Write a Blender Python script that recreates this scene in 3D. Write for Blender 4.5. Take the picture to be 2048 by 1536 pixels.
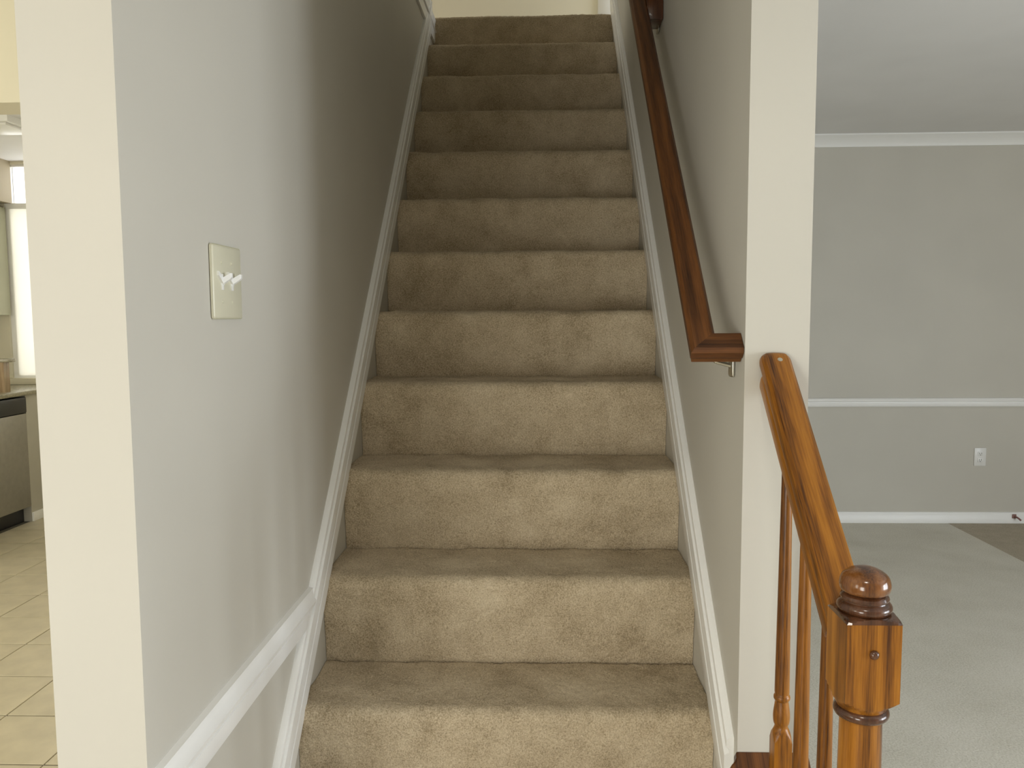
import bpy, bmesh, math, random
import numpy as np
from mathutils import Vector, Matrix

for o in list(bpy.data.objects):
    bpy.data.objects.remove(o, do_unlink=True)
SC = bpy.context.scene
COL = SC.collection
random.seed(7)
RNG = np.random.default_rng(7)

# ------------------------------------------------------------------ camera
cam = bpy.data.cameras.new('camera')
camo = bpy.data.objects.new('camera', cam)
COL.objects.link(camo)
cam.sensor_width = 36.0
cam.lens = 1590.77 / 2048 * 36.0
cam.clip_start = 0.02
RT, FW, UP = (0.9994, 0.0339, -0.0058), (-0.0343, 0.9957, -0.0858), (0.0029, 0.0859, 0.9963)
camo.matrix_world = Matrix(((RT[0], UP[0], -FW[0], 0.4979), (RT[1], UP[1], -FW[1], -0.9334),
                            (RT[2], UP[2], -FW[2], 1.4136), (0, 0, 0, 1)))
SC.camera = camo

# ------------------------------------------------------------------ view, world, lights
SC.view_settings.view_transform = 'Standard'
SC.view_settings.look = 'None'
SC.view_settings.gamma = 1.0
SC.view_settings.use_curve_mapping = False
SC.view_settings.exposure = 0.0
SC.cycles.use_denoising = True
SC.cycles.max_bounces = 10
SC.cycles.diffuse_bounces = 6

world = bpy.data.worlds.new('sky')
SC.world = world
world.use_nodes = True
world.node_tree.nodes['Background'].inputs[0].default_value = (0.93, 0.97, 1.0, 1)
world.node_tree.nodes['Background'].inputs[1].default_value = 0.3


def area(name, loc, look, sx, sy, power, color):
    l = bpy.data.lights.new(name, 'AREA')
    l.shape = 'RECTANGLE'
    l.size, l.size_y, l.energy, l.color = sx, sy, power, color
    o = bpy.data.objects.new(name, l)
    COL.objects.link(o)
    o.location = loc
    o.rotation_euler = Vector(look).to_track_quat('-Z', 'Y').to_euler()
    return o


# daylight entering by the glazed entry, the living room window, the kitchen windows and the upstairs hall window
area('daylight_entry_glass', (-0.75, -2.41, 0.80), (0, 1, 0), 0.9, 1.0, 34, (1.0, 0.965, 0.875))
area('daylight_kitchen_front', (-3.0, -2.41, 1.30), (0, 1, 0), 1.4, 1.4, 36, (1.0, 0.95, 0.80))
area('daylight_room_side', (5.51, -1.62, 1.0), (-1, 0, 0), 1.0, 1.6, 98, (0.885, 0.94, 1.0))
area('daylight_room_side', (5.51, -0.45, 1.0), (-1, 0, 0), 1.0, 1.6, 50, (0.885, 0.94, 1.0))
area('daylight_kitchen_side', (-4.21, 0.9, 1.45), (1, 0, 0), 1.7, 1.2, 64, (1.0, 0.94, 0.76))
area('daylight_kitchen_far', (-2.38, 5.12, 1.76), (0, -1, 0), 2.3, 1.66, 45, (1.0, 0.98, 0.92))
area('daylight_hall_window', (-2.01, 3.5, 3.7), (1, 0, 0), 0.9, 0.9, 23, (1.0, 0.94, 0.78))
area('hall_side_fill', (2.31, 3.5, 3.75), (-1, 0, 0), 0.7, 1.3, 16, (0.86, 0.92, 1.0))  # cool fill added to brighten the hall wall and casing; its opening is unseen
area('entry_overhead_fill', (0.45, -1.6, 2.48), (0, 0, -1), 0.34, 0.34, 12, (1.0, 0.93, 0.82))  # overhead fill added to lift the stair treads, no lamp known here

# ------------------------------------------------------------------ materials


def nodes(name):
    m = bpy.data.materials.new(name)
    m.use_nodes = True
    nt = m.node_tree
    return m, nt, nt.nodes['Principled BSDF']


def N(nt, kind, **kw):
    n = nt.nodes.new(kind)
    for k, v in kw.items():
        if k in n.inputs:
            n.inputs[k].default_value = v
        else:
            setattr(n, k, v)
    return n


def ramp(nt, stops):
    r = nt.nodes.new('ShaderNodeValToRGB')
    e = r.color_ramp.elements
    while len(e) < len(stops):
        e.new(0.5)
    for q, (p, c) in zip(e, stops):
        q.position = p
        q.color = (*c, 1)
    return r


def add_bump(nt, bsdf, height, strength, dist=0.001):
    b = N(nt, 'ShaderNodeBump', Strength=strength, Distance=dist)
    nt.links.new(height, b.inputs['Height'])
    nt.links.new(b.outputs[0], bsdf.inputs['Normal'])


def paint(name, c, rough=0.6, scale=160.0, bump=0.06, var=0.03):
    m, nt, b = nodes(name)
    tc = N(nt, 'ShaderNodeTexCoord')
    n1 = N(nt, 'ShaderNodeTexNoise', Scale=scale, Detail=3.0)
    n2 = N(nt, 'ShaderNodeTexNoise', Scale=2.2, Detail=2.0)
    nt.links.new(tc.outputs['Object'], n1.inputs['Vector'])
    nt.links.new(tc.outputs['Object'], n2.inputs['Vector'])
    r = ramp(nt, [(0.3, tuple(x * (1 - var) for x in c)), (0.7, tuple(min(1, x * (1 + var)) for x in c))])
    nt.links.new(n2.outputs[0], r.inputs[0])
    nt.links.new(r.outputs[0], b.inputs['Base Color'])
    b.inputs['Roughness'].default_value = rough
    add_bump(nt, b, n1.outputs[0], bump)
    return m


def wood(name, dark, mid, light, rough=0.28, coat=0.35, fine=1.0):
    m, nt, b = nodes(name)
    tc = N(nt, 'ShaderNodeTexCoord')
    inf = N(nt, 'ShaderNodeObjectInfo')
    mp = N(nt, 'ShaderNodeMapping')
    mp.inputs['Scale'].default_value = (1.0, 1.0, 0.07)
    off = N(nt, 'ShaderNodeVectorMath', operation='SCALE', Scale=3.7)
    comb = N(nt, 'ShaderNodeCombineXYZ')
    for i in range(3):
        nt.links.new(inf.outputs['Random'], comb.inputs[i])
    nt.links.new(comb.outputs[0], off.inputs[0])
    nt.links.new(tc.outputs['Object'], mp.inputs['Vector'])
    nt.links.new(off.outputs[0], mp.inputs['Location'])
    big = N(nt, 'ShaderNodeTexNoise', Scale=30.0, Detail=4.0, Roughness=0.6, Distortion=0.4)
    mp2 = N(nt, 'ShaderNodeMapping')
    mp2.inputs['Scale'].default_value = (1.0, 1.0, 0.035)
    nt.links.new(tc.outputs['Object'], mp2.inputs['Vector'])
    nt.links.new(off.outputs[0], mp2.inputs['Location'])
    fin = N(nt, 'ShaderNodeTexNoise', Scale=420.0 * fine, Detail=3.0, Roughness=0.6)
    nt.links.new(mp.outputs[0], big.inputs['Vector'])
    nt.links.new(mp2.outputs[0], fin.inputs['Vector'])
    # cathedral figure: rings of a slightly tilted log
    wv = N(nt, 'ShaderNodeTexWave', Scale=14.0, Distortion=3.0, Detail=2.0)
    wv.wave_type = 'RINGS'
    wv.rings_direction = 'Z'
    mp3 = N(nt, 'ShaderNodeMapping')
    mp3.inputs['Scale'].default_value = (1.0, 1.0, 0.3)
    mp3.inputs['Rotation'].default_value = (0.10, 0.07, 0.0)
    mp3.inputs['Location'].default_value = (0.03, 0.05, 0.0)
    nt.links.new(tc.outputs['Object'], mp3.inputs['Vector'])
    nt.links.new(mp3.outputs[0], wv.inputs['Vector'])
    a = N(nt, 'ShaderNodeMix', data_type='FLOAT')
    a.inputs[0].default_value = 0.22
    nt.links.new(big.outputs[0], a.inputs[2])
    nt.links.new(wv.outputs[1], a.inputs[3])
    a2 = N(nt, 'ShaderNodeMix', data_type='FLOAT')
    a2.inputs[0].default_value = 0.40
    nt.links.new(a.outputs[0], a2.inputs[2])
    nt.links.new(fin.outputs[0], a2.inputs[3])
    r = ramp(nt, [(0.32, dark), (0.48, mid), (0.66, light)])
    nt.links.new(a2.outputs[0], r.inputs[0])
    nt.links.new(r.outputs[0], b.inputs['Base Color'])
    b.inputs['Roughness'].default_value = rough
    b.inputs['Coat Weight'].default_value = coat
    b.inputs['Specular IOR Level'].default_value = 0.38
    b.inputs['Coat Roughness'].default_value = 0.12
    add_bump(nt, b, fin.outputs[0], 0.12, 0.0006)
    return m


def plain(name, c, rough=0.5, metal=0.0, noise=60.0, var=0.06, bump=0.0):
    m, nt, b = nodes(name)
    tc = N(nt, 'ShaderNodeTexCoord')
    n1 = N(nt, 'ShaderNodeTexNoise', Scale=noise, Detail=4.0)
    nt.links.new(tc.outputs['Object'], n1.inputs['Vector'])
    r = ramp(nt, [(0.3, tuple(x * (1 - var) for x in c)), (0.7, tuple(min(1, x * (1 + var)) for x in c))])
    nt.links.new(n1.outputs[0], r.inputs[0])
    nt.links.new(r.outputs[0], b.inputs['Base Color'])
    b.inputs['Roughness'].default_value = rough
    b.inputs['Metallic'].default_value = metal
    if bump:
        add_bump(nt, b, n1.outputs[0], bump)
    return m


def carpet(name, dark, mid, light, wear=False, scale=1.0, blotch=14.0, mixb=0.28):
    m, nt, b = nodes(name)
    tc = N(nt, 'ShaderNodeTexCoord')
    f = N(nt, 'ShaderNodeTexNoise', Scale=300.0 * scale, Detail=3.0, Roughness=0.75)
    g = N(nt, 'ShaderNodeTexNoise', Scale=blotch, Detail=4.0, Roughness=0.62)
    for q in (f, g):
        nt.links.new(tc.outputs['Object'], q.inputs['Vector'])
    a = N(nt, 'ShaderNodeMix', data_type='FLOAT')
    a.inputs[0].default_value = mixb
    nt.links.new(f.outputs[0], a.inputs[2])
    nt.links.new(g.outputs[0], a.inputs[3])
    h = a.outputs[0]
    if wear:
        at = N(nt, 'ShaderNodeAttribute', attribute_name='wear')
        ad = N(nt, 'ShaderNodeMath', operation='ADD')
        nt.links.new(h, ad.inputs[0])
        nt.links.new(at.outputs['Fac'], ad.inputs[1])
        h = ad.outputs[0]
    r = ramp(nt, [(0.36, dark), (0.5, mid), (0.64, light)])
    nt.links.new(h, r.inputs[0])
    nt.links.new(r.outputs[0], b.inputs['Base Color'])
    b.inputs['Roughness'].default_value = 1.0
    b.inputs['Specular IOR Level'].default_value = 0.05
    b.inputs['Sheen Weight'].default_value = 0.12
    add_bump(nt, b, f.outputs[0], 0.7, 0.004)
    return m


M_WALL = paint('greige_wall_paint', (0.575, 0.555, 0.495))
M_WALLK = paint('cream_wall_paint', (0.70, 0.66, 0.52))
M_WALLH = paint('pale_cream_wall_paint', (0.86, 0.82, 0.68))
M_CEIL = paint('white_ceiling_paint', (0.78, 0.78, 0.78), 0.9, 260.0, 0.35)
M_TRIM = paint('white_trim_paint', (0.89, 0.895, 0.88), 0.35, 90.0, 0.02, 0.015)
M_OAK = wood('stained_oak', (0.055, 0.016, 0.002), (0.255, 0.092, 0.007), (0.43, 0.172, 0.016), 0.34, 0.06)
M_OAKRED = wood('brown_stained_oak', (0.028, 0.009, 0.002), (0.095, 0.033, 0.007), (0.17, 0.063, 0.014), 0.45, 0.02)
M_OAKBALL = wood('polished_brown_oak', (0.045, 0.014, 0.004), (0.150, 0.054, 0.012), (0.26, 0.10, 0.025), 0.18, 0.6)
M_OAKDK = wood('dark_end_grain_oak', (0.035, 0.013, 0.006), (0.075, 0.028, 0.011), (0.12, 0.047, 0.02), 0.22, 0.5)
M_STAIR = carpet('tan_stair_carpet', (0.34, 0.27, 0.17), (0.58, 0.48, 0.335), (0.75, 0.65, 0.48), wear=True)
M_CARPET = carpet('beige_room_carpet', (0.52, 0.495, 0.41), (0.67, 0.645, 0.565), (0.78, 0.755, 0.68), scale=0.5, blotch=3.0, mixb=0.25)
M_BROWN = carpet('brown_room_carpet', (0.33, 0.285, 0.21), (0.43, 0.375, 0.285), (0.52, 0.455, 0.35), scale=0.5)
M_TILE = plain('beige_ceramic_tile', (0.56, 0.50, 0.36), 0.35, 0, 9.0, 0.10)
M_ENTRY = plain('pale_entry_tile', (0.62, 0.57, 0.46), 0.45, 0, 5.0, 0.06)
M_GROUT = plain('grey_grout', (0.16, 0.145, 0.12), 0.9, 0, 80.0)
M_PLATE = plain('ivory_plastic', (0.66, 0.64, 0.50), 0.3, 0, 20.0, 0.02)
M_WPLAST = plain('white_plastic', (0.82, 0.82, 0.80), 0.3, 0, 20.0, 0.02)
M_METAL = plain('brushed_nickel', (0.62, 0.60, 0.52), 0.35, 1.0, 40.0)
M_STEEL = plain('stainless_steel', (0.40, 0.385, 0.35), 0.45, 0.75, 25.0)
M_BLACK = plain('black_plastic', (0.022, 0.022, 0.024), 0.35, 0, 30.0)
M_GRAN = plain('olive_granite', (0.30, 0.275, 0.19), 0.25, 0, 120.0, 0.35)
M_CAB = plain('sage_cabinet_paint', (0.42, 0.42, 0.31), 0.45, 0, 6.0, 0.04)
M_GREY = plain('pale_grey_cabinet_paint', (0.50, 0.48, 0.41), 0.45, 0, 6.0, 0.03)
M_SOFF = paint('tan_soffit_paint', (0.42, 0.36, 0.25))
M_WOODT = wood('tan_wood', (0.22, 0.15, 0.08), (0.33, 0.23, 0.13), (0.42, 0.31, 0.19))
M_DARK = plain('dark_slot', (0.02, 0.02, 0.02), 0.8)
M_CABLE = plain('red_brown_rubber', (0.26, 0.13, 0.11), 0.5)

M_GLASS, _nt, _b = nodes('window_glass')
_b.inputs['Transmission Weight'].default_value = 1.0
_b.inputs['Roughness'].default_value = 0.0
_b.inputs['IOR'].default_value = 1.01
M_SHADE, _nt, _b = nodes('translucent_shade_fabric')
_t = N(_nt, 'ShaderNodeBsdfTranslucent', Color=(0.96, 0.95, 0.90, 1))
_d = N(_nt, 'ShaderNodeBsdfDiffuse', Color=(0.86, 0.85, 0.79, 1))
_w = N(_nt, 'ShaderNodeTexWave', Scale=40.0)
_m = N(_nt, 'ShaderNodeMixShader', Fac=0.4)
_nt.links.new(_t.outputs[0], _m.inputs[1])
_nt.links.new(_d.outputs[0], _m.inputs[2])
_nt.links.new(_m.outputs[0], _nt.nodes['Material Output'].inputs[0])

# ------------------------------------------------------------------ helpers


def tag(o, label=None, cat=None, group=None, kind=None):
    for k, v in (('label', label), ('category', cat), ('group', group), ('kind', kind)):
        if v:
            o[k] = v
    return o


def obj(name, bm, mat, parent=None, sharp=35.0, mw=None):
    me = bpy.data.meshes.new(name)
    bmesh.ops.recalc_face_normals(bm, faces=bm.faces[:])
    bm.to_mesh(me)
    bm.free()
    me.polygons.foreach_set('use_smooth', [True] * len(me.polygons))
    me.set_sharp_from_angle(angle=math.radians(sharp))
    me.materials.append(mat)
    o = bpy.data.objects.new(name, me)
    COL.objects.link(o)
    if mw is not None:
        o.matrix_world = mw
    if parent is not None:
        o.parent = parent
        o.matrix_parent_inverse = world_matrix(parent).inverted()
    return o


def world_matrix(o):
    m = o.matrix_basis.copy()
    if o.parent:
        return world_matrix(o.parent) @ o.matrix_parent_inverse @ m
    return m


def thing(name, loc, label, cat, group=None, kind=None):
    o = bpy.data.objects.new(name, None)
    o.empty_display_size = 0.1
    COL.objects.link(o)
    o.location = loc
    return tag(o, label, cat, group, kind)


def add_box(bm, x0, x1, y0, y1, z0, z1, bevel=0.0, seg=2):
    vs = [bm.verts.new(p) for p in ((x0, y0, z0), (x1, y0, z0), (x1, y1, z0), (x0, y1, z0),
                                    (x0, y0, z1), (x1, y0, z1), (x1, y1, z1), (x0, y1, z1))]
    fs = [bm.faces.new([vs[i] for i in f]) for f in ((0, 3, 2, 1), (4, 5, 6, 7), (0, 1, 5, 4), (1, 2, 6, 5), (2, 3, 7, 6), (3, 0, 4, 7))]
    if bevel:
        es = list({e for f in fs for e in f.edges})
        bmesh.ops.bevel(bm, geom=es, offset=bevel, segments=seg, profile=0.5, affect='EDGES')


def box(x0, x1, y0, y1, z0, z1, bevel=0.0, seg=2):
    bm = bmesh.new()
    add_box(bm, x0, x1, y0, y1, z0, z1, bevel, seg)
    return bm


def add_prism(bm, pts, org, ea, eb, vec, ends=None):
    """extrude the polygon pts (in the ea/eb plane at org) along vec; ends = (s, scale) stations for rounded tips"""
    org, ea, eb, vec = Vector(org), Vector(ea), Vector(eb), Vector(vec)
    ca = sum(p[0] for p in pts) / len(pts)
    cb = sum(p[1] for p in pts) / len(pts)
    st = ends or [(0, 1), (1, 1)]
    rings = []
    for s, k in st:
        rings.append([bm.verts.new(org + vec * s + ea * (ca + (a - ca) * k) + eb * (cb + (b - cb) * k)) for a, b in pts])
    n = len(pts)
    for r0, r1 in zip(rings, rings[1:]):
        for i in range(n):
            bm.faces.new((r0[i], r0[(i + 1) % n], r1[(i + 1) % n], r1[i]))
    bm.faces.new(list(reversed(rings[0])))
    bm.faces.new(rings[-1])


def prism(*a, **k):
    bm = bmesh.new()
    add_prism(bm, *a, **k)
    return bm


def lathe(rows, seg=48):
    """rows: (z, radius, half) turned about z; half clips the turning to a square of that half width (None = round)"""
    bm = bmesh.new()
    rings = []
    for z, r, h in rows:
        ring = []
        for i in range(seg):
            t = 2 * math.pi * i / seg + math.pi / 4
            q = r
            if h:
                q = min(r, h / max(abs(math.cos(t)), abs(math.sin(t))))
            ring.append(bm.verts.new((q * math.cos(t), q * math.sin(t), z)))
        rings.append(ring)
    for a, b in zip(rings, rings[1:]):
        for i in range(seg):
            bm.faces.new((a[i], a[(i + 1) % seg], b[(i + 1) % seg], b[i]))
    bm.faces.new(list(reversed(rings[0])))
    bm.faces.new(rings[-1])
    return bm


def arc(cz, cr, rr, a0, a1, n, half=None):
    return [(cz + rr * math.sin(math.radians(a0 + (a1 - a0) * i / n)), cr + rr * math.cos(math.radians(a0 + (a1 - a0) * i / n)), half)
            for i in range(n + 1)]


def struct(name, bm, mat, label, cat, parent=None):
    o = obj(name, bm, mat, parent)
    return tag(o, label, cat, None, 'structure')


# ------------------------------------------------------------------ measures
W, T, R = 0.8486, 0.2114, 0.205
XL, XR = -0.1155, 0.957            # outer faces of the two stair walls
YW = 0.4352                        # front end of the right stair wall
CEIL = 2.569
drop = {7: .008, 8: .016, 9: .021, 10: .022, 11: .025, 12: .031, 13: .038, 14: .046}
ZS = [R * k - drop.get(k, 0) for k in range(15)]
LAND = ZS[14]
HALL = 2.80
TOP = 5.2
FRONT = -2.40

# ------------------------------------------------------------------ room shell
Y4 = (0, 1, 0)
Z4 = (0, 0, 1)
struct('wall_left', prism([(0.013, -0.01), (4.92, -0.01), (4.92, HALL), (2.64, HALL), (2.64, TOP), (0.013, TOP)], (XL, 0, 0), Y4, Z4, (-XL, 0, 0)),
       M_WALL, 'tall greige wall on the left of the stairs with a cream lit end', 'wall')
struct('wall_right', prism([(YW, 0.0), (4.46, 0.0), (4.46, CEIL), (3.02, CEIL), (3.02, TOP), (YW, TOP)], (W, 0, 0), Y4, Z4, (XR - W, 0, 0)),
       M_WALL, 'greige wall between the stairs and the carpeted room', 'wall')
struct('wall_low', prism([(0.072, 0.0), (YW, 0.0), (YW, 0.612), (0.072, 0.267)], (W, 0, 0), Y4, Z4, (XR - W, 0, 0)),
       M_WALL, 'low sloping wall under the wooden balustrade cap', 'wall')
struct('wall_far', box(XR - 0.1, 5.6, 4.4435, 4.56, 0.0, CEIL), M_WALL, 'far greige wall of the carpeted room with a white chair rail', 'wall')


def bm_rr():
    bm = bmesh.new()
    for y0, y1, z0, z1 in ((FRONT, -2.2, 0, CEIL), (0.1, 4.4435, 0, CEIL), (-2.2, 0.1, 0, 0.15), (-2.2, 0.1, 2.1, CEIL)):
        add_box(bm, 5.5, 5.6, y0, y1, z0, z1)
    return bm


struct('wall_room_right', bm_rr(), M_WALL, 'right wall of the carpeted room', 'wall')
bm = bmesh.new()   # front wall with the glazed entry, the sidelight and the living room window cut out
for x0, x1, z0, z1 in ((-4.3, -3.7, 0, CEIL), (-2.3, -1.2, 0, CEIL), (-0.3, -0.05, 0, CEIL), (0.85, 2.05, 0, CEIL), (3.95, 5.6, 0, CEIL),
                       (-3.7, -2.3, 0, 0.6), (-3.7, -2.3, 2.1, CEIL), (-1.2, -0.3, 0, 0.2), (-1.2, -0.3, 2.2, CEIL), (-0.05, 0.85, 0, 0.2), (-0.05, 0.85, 2.1, CEIL),
                       (2.05, 3.95, 0, 0.6), (2.05, 3.95, 2.1, CEIL)):
    add_box(bm, x0, x1, FRONT - 0.1, FRONT, z0, z1)
struct('wall_front', bm, M_WALL, 'front wall behind the viewer with openings for daylight', 'wall')
bm = bmesh.new()
for y0, y1, z0, z1 in ((FRONT, 0.0, 0, CEIL), (1.8, 5.1, 0, CEIL), (0.0, 1.8, 0, 0.8), (0.0, 1.8, 2.1, CEIL)):
    add_box(bm, -4.3, -4.2, y0, y1, z0, z1)
struct('wall_kitchen_left', bm, M_WALLK, 'cream side wall of the kitchen', 'wall')
bm = bmesh.new()   # kitchen far wall around its tall window
for x0, x1, z0, z1 in ((-4.3, -3.47, 0, CEIL), (-1.3, 0.0, 0, CEIL), (-3.47, -1.3, 0, 0.965), (-3.47, -1.3, 2.545, CEIL)):
    add_box(bm, x0, x1, 4.92, 5.02, z0, z1)
struct('wall_kitchen_far', bm, M_WALLK, 'cream far wall of the kitchen around a bright window', 'wall')
struct('beam_kitchen', box(-4.2, XL, 2.0, 2.17, 2.2034, CEIL), M_WALLK, 'cream dropped beam above the kitchen opening', 'beam')
struct('soffit_kitchen', box(-4.2, -3.40, 4.35, 4.92, 2.262, CEIL), M_SOFF, 'tan soffit above the sage wall cabinet', 'soffit')

struct('beam_entry_shading', box(W, XR, FRONT, YW, 2.08, CEIL), M_WALL, 'unseen greige header added above the viewer to shade the upper left stair wall', 'beam')  # unseen, added to keep the side light off the upper left wall
struct('floor_entry', box(XL, XR, FRONT, 0.2, -0.12, -0.001), M_ENTRY, 'pale floor of the entry at the foot of the stairs', 'floor')
struct('floor', box(XR, 3.25, FRONT, 4.4435, -0.12, 0.0), M_CARPET, 'pale beige carpeted floor of the room beside the stairs', 'floor')
struct('floor_brown', box(3.25, 5.5, FRONT, 4.4435, -0.12, -0.001), M_BROWN, 'brown carpeted floor beyond the straight seam', 'floor')
struct('ceiling', box(XR - 0.05, 5.6, FRONT - 0.1, 4.56, CEIL, CEIL + 0.06), M_CEIL, 'grey white ceiling of the carpeted room', 'ceiling')
struct('ceiling_entry', box(XL, XR, FRONT - 0.1, YW, CEIL, CEIL + 0.06), M_CEIL, 'ceiling above the entry', 'ceiling')
struct('ceiling_kitchen', box(-4.3, XL, FRONT - 0.1, 5.1, CEIL, CEIL + 0.06), M_CEIL, 'grey white kitchen ceiling beyond the dropped beam', 'ceiling')

# upper hall
struct('floor_hall', box(-2.2, 2.4, 3.17, 5.2, LAND - 0.14, LAND - 0.004), M_STAIR, 'tan carpeted floor of the upper hall', 'floor')
bm = bmesh.new()
add_box(bm, -2.2, XL, 0.9, 3.17, HALL - 0.14, HALL)
struct('floor_gallery', bm, M_STAIR, 'upper gallery floor left of the stairwell', 'floor')
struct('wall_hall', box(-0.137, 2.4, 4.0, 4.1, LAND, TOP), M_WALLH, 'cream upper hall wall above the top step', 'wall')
struct('wall_hall_back', box(-2.2, -0.1, 5.1, 5.2, LAND, TOP), M_WALLK, 'farther cream hall wall seen as a strip beside the corner', 'wall')
bm = bmesh.new()
for y0, y1, z0, z1 in ((0.9, 2.95, HALL, TOP), (4.05, 5.2, LAND, TOP), (2.95, 4.05, HALL, 3.2), (2.95, 4.05, 4.2, TOP)):
    add_box(bm, -2.1, -2.0, y0, y1, z0, z1)
struct('wall_hall_left', bm, M_WALLK, 'left end wall of the upper hall with a window opening', 'wall')


def hall_right():
    bm = bmesh.new()
    for y0, y1, z0, z1 in ((3.0, 3.1, LAND, TOP), (3.9, 4.1, LAND, TOP), (3.1, 3.9, 4.45, TOP)):
        add_box(bm, 2.3, 2.4, y0, y1, z0, z1)
    return bm


struct('wall_hall_right', hall_right(), M_WALLK, 'right end wall of the upper hall', 'wall')
struct('wall_hall_front', box(XR, 2.4, 2.92, 3.02, LAND - 0.14, TOP), M_WALLK, 'front wall of the upper hall', 'wall')
struct('wall_gallery', box(-2.2, XL, 0.8, 0.9, HALL, TOP), M_WALL, 'end wall of the upper gallery', 'wall')
struct('wall_stairwell', box(XL, XR, YW - 0.1, YW, CEIL + 0.06, TOP), M_WALL, 'wall closing the stairwell above the entry', 'wall')
struct('ceiling_hall', box(-2.2, 2.4, YW - 0.1, 5.2, TOP, TOP + 0.06), M_CEIL, 'ceiling over the stairwell and upper hall', 'ceiling')

# ------------------------------------------------------------------ trim
def add_trim(bm, y0, y1, zi, zo, x, sgn, thick):
    """sloping trim board on the wall face x (sgn = direction of the wall's normal); zi / zo give inner and outer edge heights"""
    prof = [(0.0, 0.0), (0.0, 0.55), (0.06, 0.8), (0.40, 0.85), (0.43, 0.60), (0.47, 0.60), (0.50, 0.9), (0.80, 0.9),
            (0.83, 0.45), (0.87, 0.45), (0.90, 0.75), (0.97, 0.7), (1.0, 0.4), (1.0, 0.0)]
    rings = []
    for y in (y0, y1):
        a, b = zi(y), zo(y)
        rings.append([bm.verts.new((x + sgn * thick * h, y, a + (b - a) * u)) for u, h in prof])
    n = len(prof)
    for i in range(n):
        bm.faces.new((rings[0][i], rings[0][(i + 1) % n], rings[1][(i + 1) % n], rings[1][i]))
    bm.faces.new(rings[0])
    bm.faces.new(list(reversed(rings[1])))


bm = bmesh.new()
LI, LO = (lambda y: 0.973 * y - 0.0106), (lambda y: 0.978 * y + 0.129)
add_trim(bm, 0.10, 2.80, LI, LO, 0.0, 1, 0.019)
struct('trim_1', bm, M_TRIM, 'white sloping trim board on the left stair wall', 'trim')
bm = bmesh.new()
RI, RO = (lambda y: 0.947 * y + 0.048), (lambda y: 0.944 * y + 0.2145)
add_trim(bm, 0.46, 2.93, RI, RO, W, -1, 0.019)
struct('trim_2', bm, M_TRIM, 'white sloping trim board on the right stair wall', 'trim')
# chair rail on the left wall, running from its corner into the sloping trim
CR = [(0.760, 0.0), (0.760, 0.010), (0.766, 0.014), (0.792, 0.014), (0.795, 0.010), (0.799, 0.010), (0.803, 0.020), (0.812, 0.022),
      (0.818, 0.014), (0.824, 0.012), (0.832, 0.010), (0.834, 0.0)]
bm = bmesh.new()
rings = []
for e in (0, 1):
    rings.append([bm.verts.new((h, 0.014 if e == 0 else min((z - 0.129) / 0.978 + 0.004, 0.722), z)) for z, h in CR])
for i in range(len(CR)):
    j = (i + 1) % len(CR)
    bm.faces.new((rings[0][i], rings[0][j], rings[1][j], rings[1][i]))
bm.faces.new(rings[0])
bm.faces.new(list(reversed(rings[1])))
struct('trim_3', bm, M_TRIM, 'white chair rail running level on the left wall to the sloping trim', 'trim')
# chair rail, baseboard and crown of the carpeted room
CRF = [(0.792, 0.0), (0.792, 0.012), (0.798, 0.016), (0.815, 0.016), (0.818, 0.011), (0.824, 0.011), (0.829, 0.022), (0.842, 0.024), (0.849, 0.018), (0.849, 0.0)]
struct('trim_4', prism(CRF, (XR, 4.4435, 0), Z4, (0, -1, 0), (5.5 - XR, 0, 0)), M_TRIM, 'white chair rail along the far wall of the carpeted room', 'trim')
BBF = [(0.0, 0.0), (0.0, 0.014), (0.056, 0.014), (0.062, 0.010), (0.072, 0.008), (0.075, 0.0)]
struct('baseboard_far', prism(BBF, (XR, 4.4435, 0), Z4, (0, -1, 0), (5.5 - XR, 0, 0)), M_TRIM, 'white baseboard under the far wall of the carpeted room', 'baseboard')
CRN = [(2.496, 0.0), (2.496, 0.008), (2.506, 0.012), (2.52, 0.018), (2.54, 0.034), (2.555, 0.056), (2.561, 0.066), (CEIL, 0.066), (CEIL, 0.0)]
struct('trim_5', prism(CRN, (XR, 4.4435, 0), Z4, (0, -1, 0), (5.5 - XR, 0, 0)), M_TRIM, 'white crown moulding between the far wall and the ceiling', 'trim')
# trim along the top edge of the left stair wall and a casing in the upper hall
FT = [(HALL - 0.10, 0.0), (HALL - 0.10, 0.010), (HALL - 0.055, 0.012), (HALL - 0.05, 0.018), (HALL - 0.044, 0.012), (HALL - 0.012, 0.012), (HALL, 0.016), (HALL, 0.0)]
struct('trim_6', prism(FT, (0.0, 2.30, 0), Z4, (1, 0, 0), (0, 0.645, 0)), M_TRIM, 'narrow trim along the top edge of the left stair wall', 'trim')
struct('trim_7', box(0.853, 0.93, 3.982, 4.0, LAND, 4.95, 0.004), M_WPLAST, 'white door casing on the upper hall wall', 'trim')

# ------------------------------------------------------------------ carpeted staircase
stair = thing('staircase', (W / 2, T, 0), 'straight staircase fully carpeted in worn tan pile, climbing between two greige walls', 'staircase')


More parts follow.
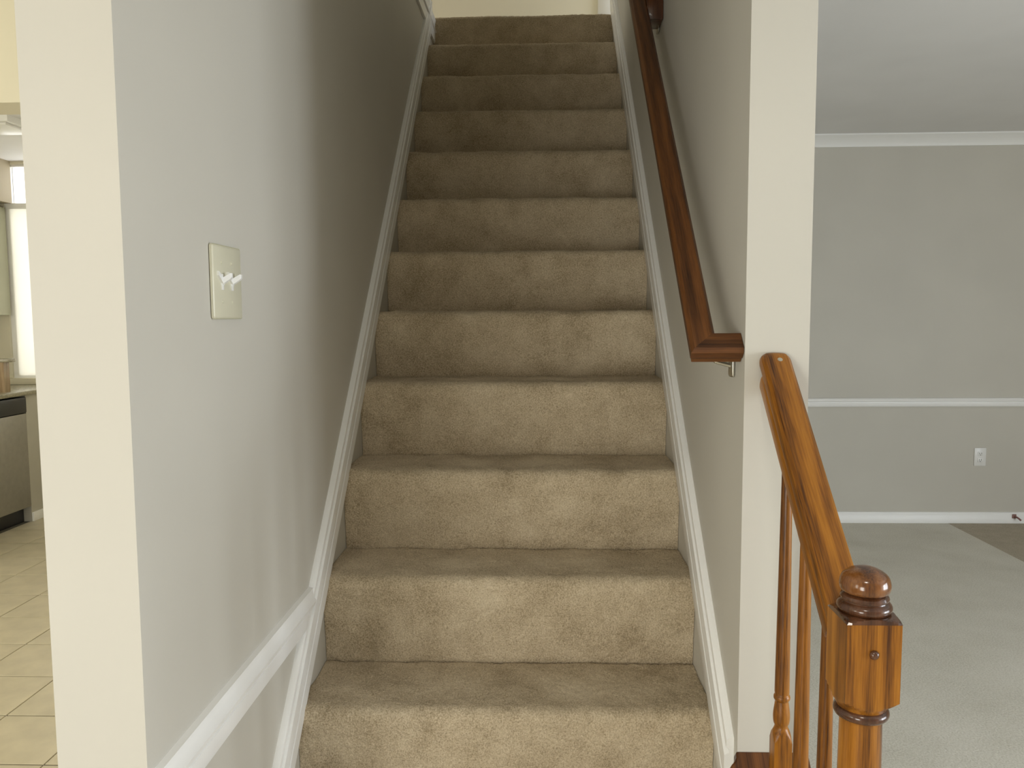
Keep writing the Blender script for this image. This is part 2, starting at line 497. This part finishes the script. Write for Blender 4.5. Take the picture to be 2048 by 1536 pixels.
def step_mesh(k):
    z0, z1 = ZS[k - 1], ZS[k]
    y = k * T
    pts = [(y + 0.002, z0 - 0.012), (y - 0.001, z0 - 0.001), (y - 0.002, z0 + 0.006)]
    n = 26
    r = 0.024
    ytop = y - 0.020
    pts += [(y - 0.002 + (ytop + 0.002 - y) * t, z0 + 0.006 + (z1 - r - z0 - 0.006) * t) for t in np.linspace(0, 1, n)[1:]]
    cy = ytop + r
    pts += [(cy - r * math.cos(a), z1 - r + r * math.sin(a)) for a in np.linspace(0, math.pi / 2, 9)[1:]]
    yb = y + T if k < 14 else 3.18
    pts += [(q, z1) for q in np.linspace(cy, yb - 0.0075, 26 if k < 14 else 34)[1:]]
    pts += [(yb - 0.0055, z1 - 0.003), (yb - 0.005, z1 - 0.012)]
    P = np.array(pts)
    # resample by arc length
    d = np.r_[0, np.cumsum(np.hypot(*np.diff(P, axis=0).T))]
    stepl = 0.0042 if k < 8 else 0.0065
    m = int(d[-1] / stepl)
    s = np.linspace(0, d[-1], m)
    yy, zz = np.interp(s, d, P[:, 0]), np.interp(s, d, P[:, 1])
    ty, tz = np.gradient(yy), np.gradient(zz)
    l = np.hypot(ty, tz)
    ny, nz = -tz / l, ty / l
    nx = int(W / stepl)
    xs = np.linspace(0.0008, W - 0.0008, nx)
    # pile: short tufts plus soft lumps
    def smooth(a, it):
        for _ in range(it):
            a = (a + np.roll(a, 1, 0) + np.roll(a, -1, 0) + np.roll(a, 1, 1) + np.roll(a, -1, 1)) / 5
        return a
    fine = RNG.normal(0, 0.0008, (m, nx)) + smooth(RNG.normal(0, 1, (m, nx)), 3) * 0.0012
    lump = smooth(RNG.normal(0, 1, (m, nx)), 60)
    lump = lump / lump.std() * 0.0009
    D = fine + lump
    X = np.repeat(xs[None, :], m, 0) + RNG.normal(0, 0.0006, (m, nx)) * ((xs > 0.01) & (xs < W - 0.01))
    Yv = yy[:, None] + ny[:, None] * D
    Zv = zz[:, None] + nz[:, None] * D
    co = np.stack([X, Yv, Zv], -1).reshape(-1, 3).astype(np.float32)
    idx = np.arange(m * nx).reshape(m, nx)
    f = np.stack([idx[:-1, :-1], idx[:-1, 1:], idx[1:, 1:], idx[1:, :-1]], -1).reshape(-1, 4)
    me = bpy.data.meshes.new('step')
    me.vertices.add(len(co))
    me.vertices.foreach_set('co', co.ravel())
    me.loops.add(f.size)
    me.loops.foreach_set('vertex_index', f.ravel().astype(np.int32))
    me.polygons.add(len(f))
    me.polygons.foreach_set('loop_start', np.arange(0, f.size, 4, dtype=np.int32))
    me.polygons.foreach_set('loop_total', np.full(len(f), 4, dtype=np.int32))
    me.update(calc_edges=True)
    me.validate()
    me.polygons.foreach_set('use_smooth', [True] * len(f))
    # wear of the pile: two trodden patches on the tread, crushed pile along the nosing, matting on the riser
    U = xs[None, :] / W
    tread = np.clip((yy - (y - 0.005)) / 0.03, 0, 1)[:, None] * np.ones((1, nx))
    tv = ((yy - y) / T)[:, None]
    c1, c2 = 0.36 + RNG.normal(0, .03), 0.62 + RNG.normal(0, .03)
    spots = np.exp(-((U - c1) / 0.10) ** 2 - ((tv - .40) / .24) ** 2) + 1.15 * np.exp(-((U - c2) / 0.11) ** 2 - ((tv - .42) / .24) ** 2)
    blot = smooth(RNG.normal(0, 1, (m, nx)), 140)
    blot /= blot.std()
    wear = tread * (-0.024 + 0.095 * spots) + 0.014 * blot
    nose = np.exp(-((s - np.interp(z1 - 0.006, P[:36, 1], d[:36])) / 0.022) ** 2)[:, None]
    wear = wear - 0.018 * nose
    if k == 6:   # matted strip low on one riser
        strip = (U > .63) & (U < .84) & ((zz - z0)[:, None] < .022) & ((yy < y + .01)[:, None])
        wear = wear + 0.05 * strip
    at = me.attributes.new('wear', 'FLOAT', 'POINT')
    at.data.foreach_set('value', np.broadcast_to(wear, (m, nx)).astype(np.float32).ravel())
    me.materials.append(M_STAIR)
    return me


for k in range(1, 15):
    o = bpy.data.objects.new('step', step_mesh(k))
    COL.objects.link(o)
    o.parent = stair
    o.matrix_parent_inverse = Matrix.Translation(stair.location).inverted()
# wooden carcass under the carpet
cp = [(T + 0.012, 0.0)]
for k in range(1, 15):
    cp += [(k * T + 0.012, ZS[k] - 0.012), ((k + 1) * T + 0.012 if k < 14 else 3.17, ZS[k] - 0.012)]
cp += [(3.17, ZS[14] - 0.2), (2 * T + 0.1, 0.0)]
obj('carcass', prism(cp, (0.002, 0, 0), Y4, Z4, (W - 0.004, 0, 0)), M_WOODT, stair)

# ------------------------------------------------------------------ wall handrail
hr = thing('handrail', (W, 1.4, 2.2), 'dark stained oak handrail fixed to the right stair wall, with a mitred end return', 'handrail')
SLOPE = 0.972
cs, sn = 1 / math.hypot(1, SLOPE), SLOPE / math.hypot(1, SLOPE)
el, en = Vector((0, cs, sn)), Vector((0, -sn, cs))
P0 = Vector((0.7585, 0.434, 1.353))        # outer upper corner of the mitre
RW, RH = 0.046, 0.040
PR = [(0.006, 0.0), (0.040, 0.0), (0.046, -0.007), (0.046, -0.020), (0.042, -0.026), (0.042, -0.034), (0.037, -0.040), (0.009, -0.040), (0.004, -0.034), (0.004, -0.026), (0.0, -0.020), (0.0, -0.007)]


def local(ax, ay, az, org):
    return Matrix(((ax[0], ay[0], az[0], org[0]), (ax[1], ay[1], az[1], org[1]), (ax[2], ay[2], az[2], org[2]), (0, 0, 0, 1)))


# rail: local x across, y normal, z along the rake (grain runs along z)
bm = bmesh.new()
a = [bm.verts.new((u, v, u)) for u, v in PR]
b = [bm.verts.new((u, v, 2.55)) for u, v in PR]
for i in range(len(PR)):
    j = (i + 1) % len(PR)
    bm.faces.new((a[i], a[j], b[j], b[i]))
bm.faces.new(a)
bm.faces.new(list(reversed(b)))
rail = obj('rail', bm, M_OAKRED, hr, 20, local((1, 0, 0), en, el, P0))
# return: runs across to the wall in the same raked plane; local z along world x
LR = W - P0.x
bm = bmesh.new()
a = [bm.verts.new((u, v, u)) for u, v in PR]
b = [bm.verts.new((u, v, LR - 0.001)) for u, v in PR]
for i in range(len(PR)):
    j = (i + 1) % len(PR)
    bm.faces.new((a[i], a[j], b[j], b[i]))
bm.faces.new(a)
bm.faces.new(list(reversed(b)))
obj('end_return', bm, M_OAKRED, hr, 20, local(el, en, (1, 0, 0), P0))
# brackets
for yb in (0.515, 1.47):
    zt = P0.z + (yb - P0.y) * SLOPE
    zb = zt - RH * math.hypot(1, SLOPE)
    bm = box(W - 0.006, W - 0.0005, yb - 0.016, yb + 0.016, zb - 0.075, zb - 0.02, 0.004)
    bk = obj('bracket', bm, M_METAL, hr)
    tag(bk, 'small pale metal bracket')
    bm = bmesh.new()
    q = [Vector((W - 0.004, yb, zb - 0.055)), Vector((W - 0.03, yb, zb - 0.048)), Vector((W - 0.055, yb, zb - 0.03)), Vector((W - 0.065, yb, zb + 0.006))]
    for p0, p1 in zip(q, q[1:]):
        dv = p1 - p0
        ex = Vector((0, 1, 0))
        ey = dv.normalized().cross(ex)
        add_prism(bm, [(0.004 * math.cos(t), 0.004 * math.sin(t)) for t in np.linspace(0, 2 * math.pi, 9)[:-1]], p0, ex, ey, dv)
    add_box(bm, W - 0.08, W - 0.052, yb - 0.02, yb + 0.02, zb + 0.0, zb + 0.004)
    obj('bracket_arm', bm, M_METAL, bk)
yb = 1.395
zt = P0.z + (yb - P0.y) * SLOPE
obj('mounting_block', box(P0.x + RW - 0.004, W - 0.001, yb - 0.012, yb + 0.07, zt - 0.05, zt + 0.03, 0.003), M_OAKDK, hr)

# ------------------------------------------------------------------ balustrade at the foot of the stairs
AX, AY = 0.8995, 0.039
bal = thing('balustrade', (AX, AY, 0), 'oak balustrade with a ball topped newel post at the open foot of the stairs', 'balustrade')
# sloping cap board on the low wall
CS = 0.952
ch = math.hypot(1, CS)
ec, ecn = Vector((0, -1 / ch, -CS / ch)), Vector((0, -CS / ch, 1 / ch))
bm = bmesh.new()
xa, xb = 0.8335, 0.973
plan = [(xa + 0.013, 0.0), (xa + 0.012, 0.010), (xa + 0.008, 0.017), (xa, 0.024), (xa, 0.42), (xb, 0.42), (xb, 0.0)]
# local frame: x across, y normal, z down the slope
th = 0.026
top = [bm.verts.new((x, 0, l)) for x, l in plan]
bot = [bm.verts.new((x, -th, l)) for x, l in plan]
n = len(plan)
for i in range(n):
    bm.faces.new((top[i], top[(i + 1) % n], bot[(i + 1) % n], bot[i]))
bm.faces.new(top)
bm.faces.new(list(reversed(bot)))
capm = local((1, 0, 0), -ecn, ec, (0, YW - 0.0005, 0.638))
# keep the frame right handed: x, normal, down slope
capm = local((1, 0, 0), ecn, ec, (0, YW - 0.0005, 0.638))
cap = obj('cap_board', bm, M_OAKRED, bal, 30, capm)
bev = cap.modifiers.new('soft', 'BEVEL')
bev.width, bev.segments = 0.003, 2


def cap_z(y):
    return 0.638 + (y - YW) * CS


# raked handrail
S2 = 0.905
c2, s2 = 1 / math.hypot(1, S2), S2 / math.hypot(1, S2)
el2, en2 = Vector((0, c2, s2)), Vector((0, -s2, c2))
top2 = Vector((0.898, 0.431, 1.349))
Ltot = (0.431 - 0.068) / c2
HP = [(-0.019, 0.001), (-0.008, 0.0025), (0.008, 0.0025), (0.019, 0.001), (0.0245, -0.004), (0.0265, -0.011), (0.0255, -0.017), (0.0225, -0.0185), (0.0225, -0.0205),
      (0.0215, -0.036), (-0.0215, -0.036), (-0.0225, -0.0205), (-0.0225, -0.0185), (-0.0255, -0.017), (-0.0265, -0.011), (-0.0245, -0.004)]
bm = bmesh.new()
up = [(u, v) for u, v in HP if v > -0.0195]
lo = [(0.0235, -0.0165), (0.0262, -0.021), (0.0270, -0.028), (0.0262, -0.040), (0.0235, -0.044), (-0.0235, -0.044), (-0.0262, -0.040), (-0.0270, -0.028), (-0.0262, -0.021), (-0.0235, -0.0165)]
# z along the rake measured downwards from the top end
add_prism(bm, up, (0, 0, 0), (1, 0, 0), (0, 1, 0), (0, 0, 1),
          ends=[(0.0, 0.62), (0.0015, 0.78), (0.005, 0.91), (0.010, 0.975), (0.016, 1.0), (Ltot, 1.0)])
add_prism(bm, lo, (0, 0, 0), (1, 0, 0), (0, 1, 0), (0, 0, 1), ends=[(0.034, 0.8), (0.037, 0.95), (0.044, 1.0), (Ltot, 1.0)])
rail2 = obj('handrail', bm, M_OAK, bal, 28, local((-1, 0, 0), en2, -el2, top2))
# counterbored screw near the upper end
sm = local((-1, 0, 0), en2, -el2, top2)
obj('screw', lathe([(0.0, 0.0042, None), (0.0006, 0.0042, None), (0.0010, 0.0032, None)], 16), M_METAL, rail2, 30,
    sm @ Matrix.Translation((-0.004, 0.0022, 0.020)) @ Matrix.Rotation(math.radians(-90), 4, 'X'))


def rail_under(y):
    return top2.z + (y - top2.y) * S2 - 0.044 * math.hypot(1, S2)


def baluster(y):
    zb = cap_z(y)
    zt = rail_under(y) + 0.012
    b0 = zb + 0.148      # top of the square block
    h = 0.0145
    rows = [(zb - 0.022, 0.0204, h), (b0 - 0.004, 0.0204, h), (b0 + 0.002, 0.0190, h), (b0 + 0.008, 0.0165, h), (b0 + 0.013, 0.0138, None), (b0 + 0.018, 0.0116, None),
            (b0 + 0.021, 0.0108, None), (b0 + 0.024, 0.0112, None)]
    v = b0 + 0.024
    for t, r in ((0.002, .0125), (.008, .0134), (.015, .0137), (.022, .0132), (.030, .0121), (.037, .0112), (.0405, .0108),
                 (.042, .0118), (.0440, .0131), (.0465, .0134), (.049, .0131), (.051, .0119), (.0525, .0112), (.056, .0120)):
        rows.append((v + t, r, None))
    v2 = v + 0.056
    for t in np.linspace(0.03, 1, 12):
        rows.append((v2 + (zt - v2) * t, 0.0120 - 0.0042 * t, None))
    rows = [(z - zb, r, hh) for z, r, hh in rows]
    return lathe(rows, 32), Matrix.Translation((0.8995, y, zb))


for y in (0.354, 0.2555, 0.157):
    bm, mw = baluster(y)
    bo = obj('baluster', bm, M_OAK, bal, 40, mw)
# newel post
H = 0.0327
zt, zb_ = 1.0411, 0.9426       # corners of the square block
rc = H * math.sqrt(2)
rows = [(0.0, 0.06, H), (0.245, 0.06, H), (0.249, rc, H), (0.262, 0.040, H), (0.268, 0.030, None), (0.275, 0.025, None), (0.28, 0.0262, None), (0.286, 0.0315, None), (0.295, 0.0325, None),
        (0.303, 0.0295, None), (0.308, 0.0255, None), (0.33, 0.029, None), (0.39, 0.0325, None), (0.45, 0.0325, None), (0.55, 0.030, None), (0.70, 0.0272, None), (0.82, 0.0258, None), (0.905, 0.0250, None),
        (0.918, 0.0262, None), (0.926, 0.029, None), (0.931, 0.0315, None)]
rows += [(0.9335, 0.0340, H), (0.937, 0.0385, H), (0.940, 0.0425, H), (zb_, rc - 0.0005, H), (zb_ + 0.001, 0.06, H), (zt - 0.001, 0.06, H), (zt, rc - 0.0005, H),
         (1.0432, 0.0425, H), (1.0452, 0.0385, H), (1.0465, 0.0345, H), (1.0472, 0.0322, None), (1.0475, 0.02, None)]
post = obj('newel_post', lathe(rows, 64), M_OAK, bal, 30, Matrix.Translation((AX, AY, 0)))
NM = Matrix.Translation((AX, AY, 0))
# dark turned shoulder, ring and neck under the ball
sh = [(zt - 0.0002, rc + 0.0004, H + 0.0005), (1.0434, 0.0432, H + 0.0005), (1.0454, 0.0392, H + 0.0005), (1.0468, 0.0350, H + 0.0005), (1.0474, 0.0326, None)]
o = obj('shoulder', lathe(sh, 64), M_OAKDK, post, 30, NM)
ring = [(1.0465, 0.0305, None)] + arc(1.0535, 0.0245, 0.0078, -75, 62, 10) + [(1.0610, 0.0272, None), (1.0622, 0.0268, None)]
obj('collar', lathe(ring, 64), M_OAKDK, post, 30, NM)
neck = [(1.0615, 0.0262, None), (1.0628, 0.0278, None), (1.0652, 0.0286, None), (1.0680, 0.0274, None), (1.0700, 0.0245, None), (1.0722, 0.0215, None), (1.0745, 0.0210, None)]
obj('neck', lathe(neck, 64), M_OAKDK, post, 30, NM)
tor = arc(0.9195, 0.0255, 0.0075, -85, 85, 12)
tor = [(0.9125, 0.024, None)] + [(z, r, None) for z, r, _ in tor] + [(0.927, 0.024, None)]
obj('ring', lathe(tor, 64), M_OAKDK, post, 30, NM)
ball = [(1.0716, 0.018, None), (1.0714, 0.0262, None), (1.0718, 0.0283, None), (1.0735, 0.0302, None), (1.0765, 0.0315, None), (1.0810, 0.0320, None), (1.0855, 0.0313, None),
        (1.0893, 0.0301, None), (1.0922, 0.0286, None), (1.0944, 0.0266, None), (1.0964, 0.0238, None), (1.0986, 0.0200, None), (1.1006, 0.0155, None), (1.1021, 0.0108, None),
        (1.1030, 0.006, None), (1.1033, 0.0005, None)]
ball = [(z, r * 0.94, h) for z, r, h in ball]
obj('finial', lathe(ball, 64), M_OAKBALL, post, 50, NM)
bt = [(0.0, 0.0056, None), (0.0012, 0.0058, None), (0.0032, 0.0048, None), (0.0046, 0.0028, None), (0.0050, 0.0004, None)]
obj('screw_plug', lathe(bt, 24), M_OAKDK, post, 50, Matrix.Translation((AX, AY - H - 0.0003, 1.0042)) @ Matrix.Rotation(math.radians(90), 4, 'X'))

# ------------------------------------------------------------------ switch and outlet
sw = thing('light_switch', (0, 0.319, 1.468), 'ivory double light switch with white toggles on the left stair wall', 'switch')
obj('cover_plate', box(0.0, 0.0065, 0.261, 0.377, 1.4105, 1.5255, 0.005, 3), M_PLATE, sw)
for yc in (0.294, 0.333):
    t = obj('toggle', box(0.005, 0.0085, yc - 0.0035, yc + 0.0035, 1.4555, 1.4805, 0.001), M_WPLAST, sw)
    lev = prism([(-0.0045, -0.004), (0.0045, -0.004), (0.004, 0.006), (-0.004, 0.006)], (0.006, yc, 1.467), (0, 1, 0), (0, 0, 1), (0.015, 0.005, 0.0105),
                ends=[(0, 1), (0.9, 0.85), (1, 0.6)])
    obj('lever', lev, M_WPLAST, t)
    obj('wing', prism([(0.001, 1.4625), (-0.019, 1.4775), (-0.019, 1.4845), (-0.001, 1.4745)], (0.0064, yc, 0), (0, 1, 0), (0, 0, 1), (0.0035, 0, 0)), M_WPLAST, t)
    for zc in (1.4985, 1.4375):
        obj('screw', lathe([(0, 0.0026, None), (0.001, 0.0024, None), (0.0014, 0.0012, None)], 12), M_PLATE, sw, 30,
            Matrix.Translation((0.0064, yc, zc)) @ Matrix.Rotation(math.radians(90), 4, 'Y'))
ou = thing('power_outlet', (3.448, 4.4435, 0.45), 'white double power outlet low on the far greige wall', 'outlet')
obj('cover_plate', box(3.410, 3.488, 4.437, 4.4435, 0.390, 0.512, 0.003), M_WPLAST, ou)
for zc in (0.429, 0.473):
    s = obj('socket', box(3.432, 3.466, 4.4345, 4.438, zc - 0.014, zc + 0.014, 0.002), M_WPLAST, ou)
    bm = bmesh.new()
    for xo in (-0.0065, 0.0065):
        add_box(bm, 3.449 + xo - 0.0012, 3.449 + xo + 0.0012, 4.4338, 4.4346, zc - 0.002, zc + 0.008)
    add_box(bm, 3.4465, 3.4515, 4.4338, 4.4346, zc - 0.010, zc - 0.006)
    obj('slot', bm, M_DARK, s)
cb = thing('cable_stub', (3.69, 4.43, 0.035), 'short red brown cable end poking from the far white baseboard', 'cable')
bm = bmesh.new()
q = [Vector((3.685, 4.432, 0.05)), Vector((3.69, 4.405, 0.048)), Vector((3.70, 4.395, 0.040)), Vector((3.708, 4.388, 0.030))]
for p0, p1 in zip(q, q[1:]):
    dv = p1 - p0
    ex = dv.normalized().cross(Vector((0, 0, 1))).normalized()
    add_prism(bm, [(0.006 * math.cos(t), 0.006 * math.sin(t)) for t in np.linspace(0, 2 * math.pi, 9)[:-1]], p0, ex, dv.normalized().cross(ex), dv)
obj('lead', bm, M_CABLE, cb)
obj('plug', box(3.672, 3.698, 4.422, 4.4295, 0.036, 0.064, 0.003), M_CABLE, cb)

# ------------------------------------------------------------------ kitchen seen past the left wall
fk = struct('floor_kitchen', box(-4.2, XL, FRONT, 4.92, -0.12, -0.004), M_GROUT, 'beige tiled kitchen floor with thin grey joints', 'floor')
bm = box(-0.163, 0.163, -0.1488, 0.1488, -0.008, 0.0, 0.001, 1)
tl = obj('tile', bm, M_TILE, fk)
tmesh = tl.data
first = True
for i in range(-7, 5):
    for j in range(-3, 11):
        x, y = -1.74 + 0.33 * (i + 0.5), 1.735 + 0.306 * (j + 0.5)
        if x + 0.17 > XL or x - 0.17 < -4.19 or y + 0.16 > 4.91:
            continue
        if x < -3.04 and y > 3.6:
            continue
        o = tl if first else tl.copy()
        if not first:
            COL.objects.link(o)
        first = False
        o.location = (x, y, random.uniform(-0.0004, 0.0004))
        o.rotation_euler = (random.uniform(-.0012, .0012), random.uniform(-.0012, .0012), 0)

dw = thing('dishwasher', (-3.3, 4.09, 0), 'stainless steel dishwasher with black control strip below the kitchen counter', 'dishwasher')
obj('body', box(-3.64, -3.065, 3.78, 4.40, 0.11, 0.875), M_BLACK, dw)
obj('door', box(-3.064, -3.04, 3.782, 4.402, 0.11, 0.762, 0.006), M_STEEL, dw)
obj('control_panel', box(-3.064, -3.032, 3.782, 4.398, 0.766, 0.876, 0.008), M_BLACK, dw)
obj('toe_kick', box(-3.12, -3.10, 3.782, 4.40, 0.0, 0.10), M_BLACK, dw)
bc = thing('base_cabinet', (-3.3, 4.6, 0), 'pale grey cabinet end panel between the dishwasher and the wall corner', 'cabinet')
obj('side_panel', box(-3.64, -3.045, 4.405, 4.915, 0.0, 0.885), M_GREY, bc)
obj('base_strip', box(-3.64, -3.032, 4.25 + 0.157, 4.915, 0.0, 0.062, 0.003), M_TRIM, bc)
ct = tag(obj('countertop', box(-3.68, -3.015, 2.9, 4.918, 0.888, 0.918, 0.006), M_GRAN), 'olive granite countertop over the dishwasher', 'countertop')
bc2 = thing('base_cabinet', (-3.3, 3.3, 0), 'sage base cabinet nearer along the counter, beside the dishwasher front edge', 'cabinet')
obj('carcase', box(-3.64, -3.065, 2.92, 3.776, 0.10, 0.885), M_CAB, bc2)
obj('door', box(-3.064, -3.045, 2.93, 3.77, 0.11, 0.88, 0.004), M_CAB, bc2)
obj('toe_kick', box(-3.12, -3.10, 2.92, 3.776, 0.0, 0.10), M_BLACK, bc2)
tag(obj('backsplash', box(-3.68, -3.015, 4.895, 4.918, 0.919, 0.965, 0.002), M_WALLK), 'low cream upstand at the back of the countertop under the window', 'backsplash')
sl = thing('counter_stand', (-3.16, 4.28, 0.918), 'tan wooden stand with an olive slab top on the granite countertop', 'stand')
obj('post', box(-3.25, -3.085, 4.262, 4.318, 0.918, 1.122), M_WOODT, sl)
obj('slab', box(-3.29, -3.045, 4.25, 4.33, 1.122, 1.145, 0.003), M_GRAN, sl)
uc = thing('wall_cabinet', (-3.6, 4.77, 1.44), 'sage painted wall cabinet hanging under the tan soffit', 'cabinet')
obj('carcase', box(-4.19, -3.455, 4.60, 4.918, 1.44, 2.23), M_CAB, uc)
for x0, x1 in ((-4.185, -3.83), (-3.825, -3.465)):
    d = obj('door', box(x0, x1, 4.578, 4.60, 1.45, 2.215, 0.003), M_CAB, uc)
    obj('door_panel', box(x0 + 0.06, x1 - 0.06, 4.572, 4.58, 1.51, 2.155, 0.004), M_CAB, d)
wn = thing('window_1', (-2.4, 4.97, 0.965), 'tall bright kitchen window with a white cross bar', 'window', kind='structure')
bm = bmesh.new()
for x0, x1, z0, z1 in ((-3.47, -3.42, 0.965, 2.545), (-1.35, -1.3, 0.965, 2.545), (-3.42, -1.35, 0.965, 0.985), (-3.42, -1.35, 2.53, 2.545), (-3.42, -1.35, 2.225, 2.262), (-2.40, -2.36, 0.985, 2.53)):
    add_box(bm, x0, x1, 4.935, 5.0, z0, z1)
obj('frame', bm, M_WPLAST, wn)
for x0, x1 in ((-3.42, -2.40), (-2.36, -1.35)):
    for z0, z1 in ((0.985, 2.225), (2.262, 2.53)):
        obj('pane', box(x0, x1, 4.972, 4.976, z0, z1), M_GLASS, wn)
sd = thing('window_shade', (-2.4, 4.925, 0.98), 'cream fabric shade covering the kitchen window below its cross bar', 'blind')
obj('fabric', box(-3.43, -1.34, 4.924, 4.926, 0.985, 2.222), M_SHADE, sd)
obj('head_rail', box(-3.44, -1.33, 4.905, 4.934, 2.222, 2.262, 0.004), M_WPLAST, sd)
cl = thing('ceiling_light', (-2.7, 3.9, CEIL), 'flat white box light on the kitchen ceiling beyond the beam', 'lamp')
obj('frame', box(-3.15, -2.52, 3.60, 3.92, CEIL - 0.035, CEIL), M_TRIM, cl)
obj('diffuser', box(-3.12, -2.55, 3.63, 3.89, CEIL - 0.05, CEIL - 0.034, 0.006), M_WPLAST, cl)

# housing made up for the overhead fill, unseen above and behind the viewer
lp = thing('ceiling_light', (0.45, -1.6, CEIL), 'square housing added for the unseen overhead fill light of the entry', 'lamp')
obj('frame', box(0.25, 0.65, -1.8, -1.4, CEIL - 0.075, CEIL - 0.001, 0.01), M_TRIM, lp)
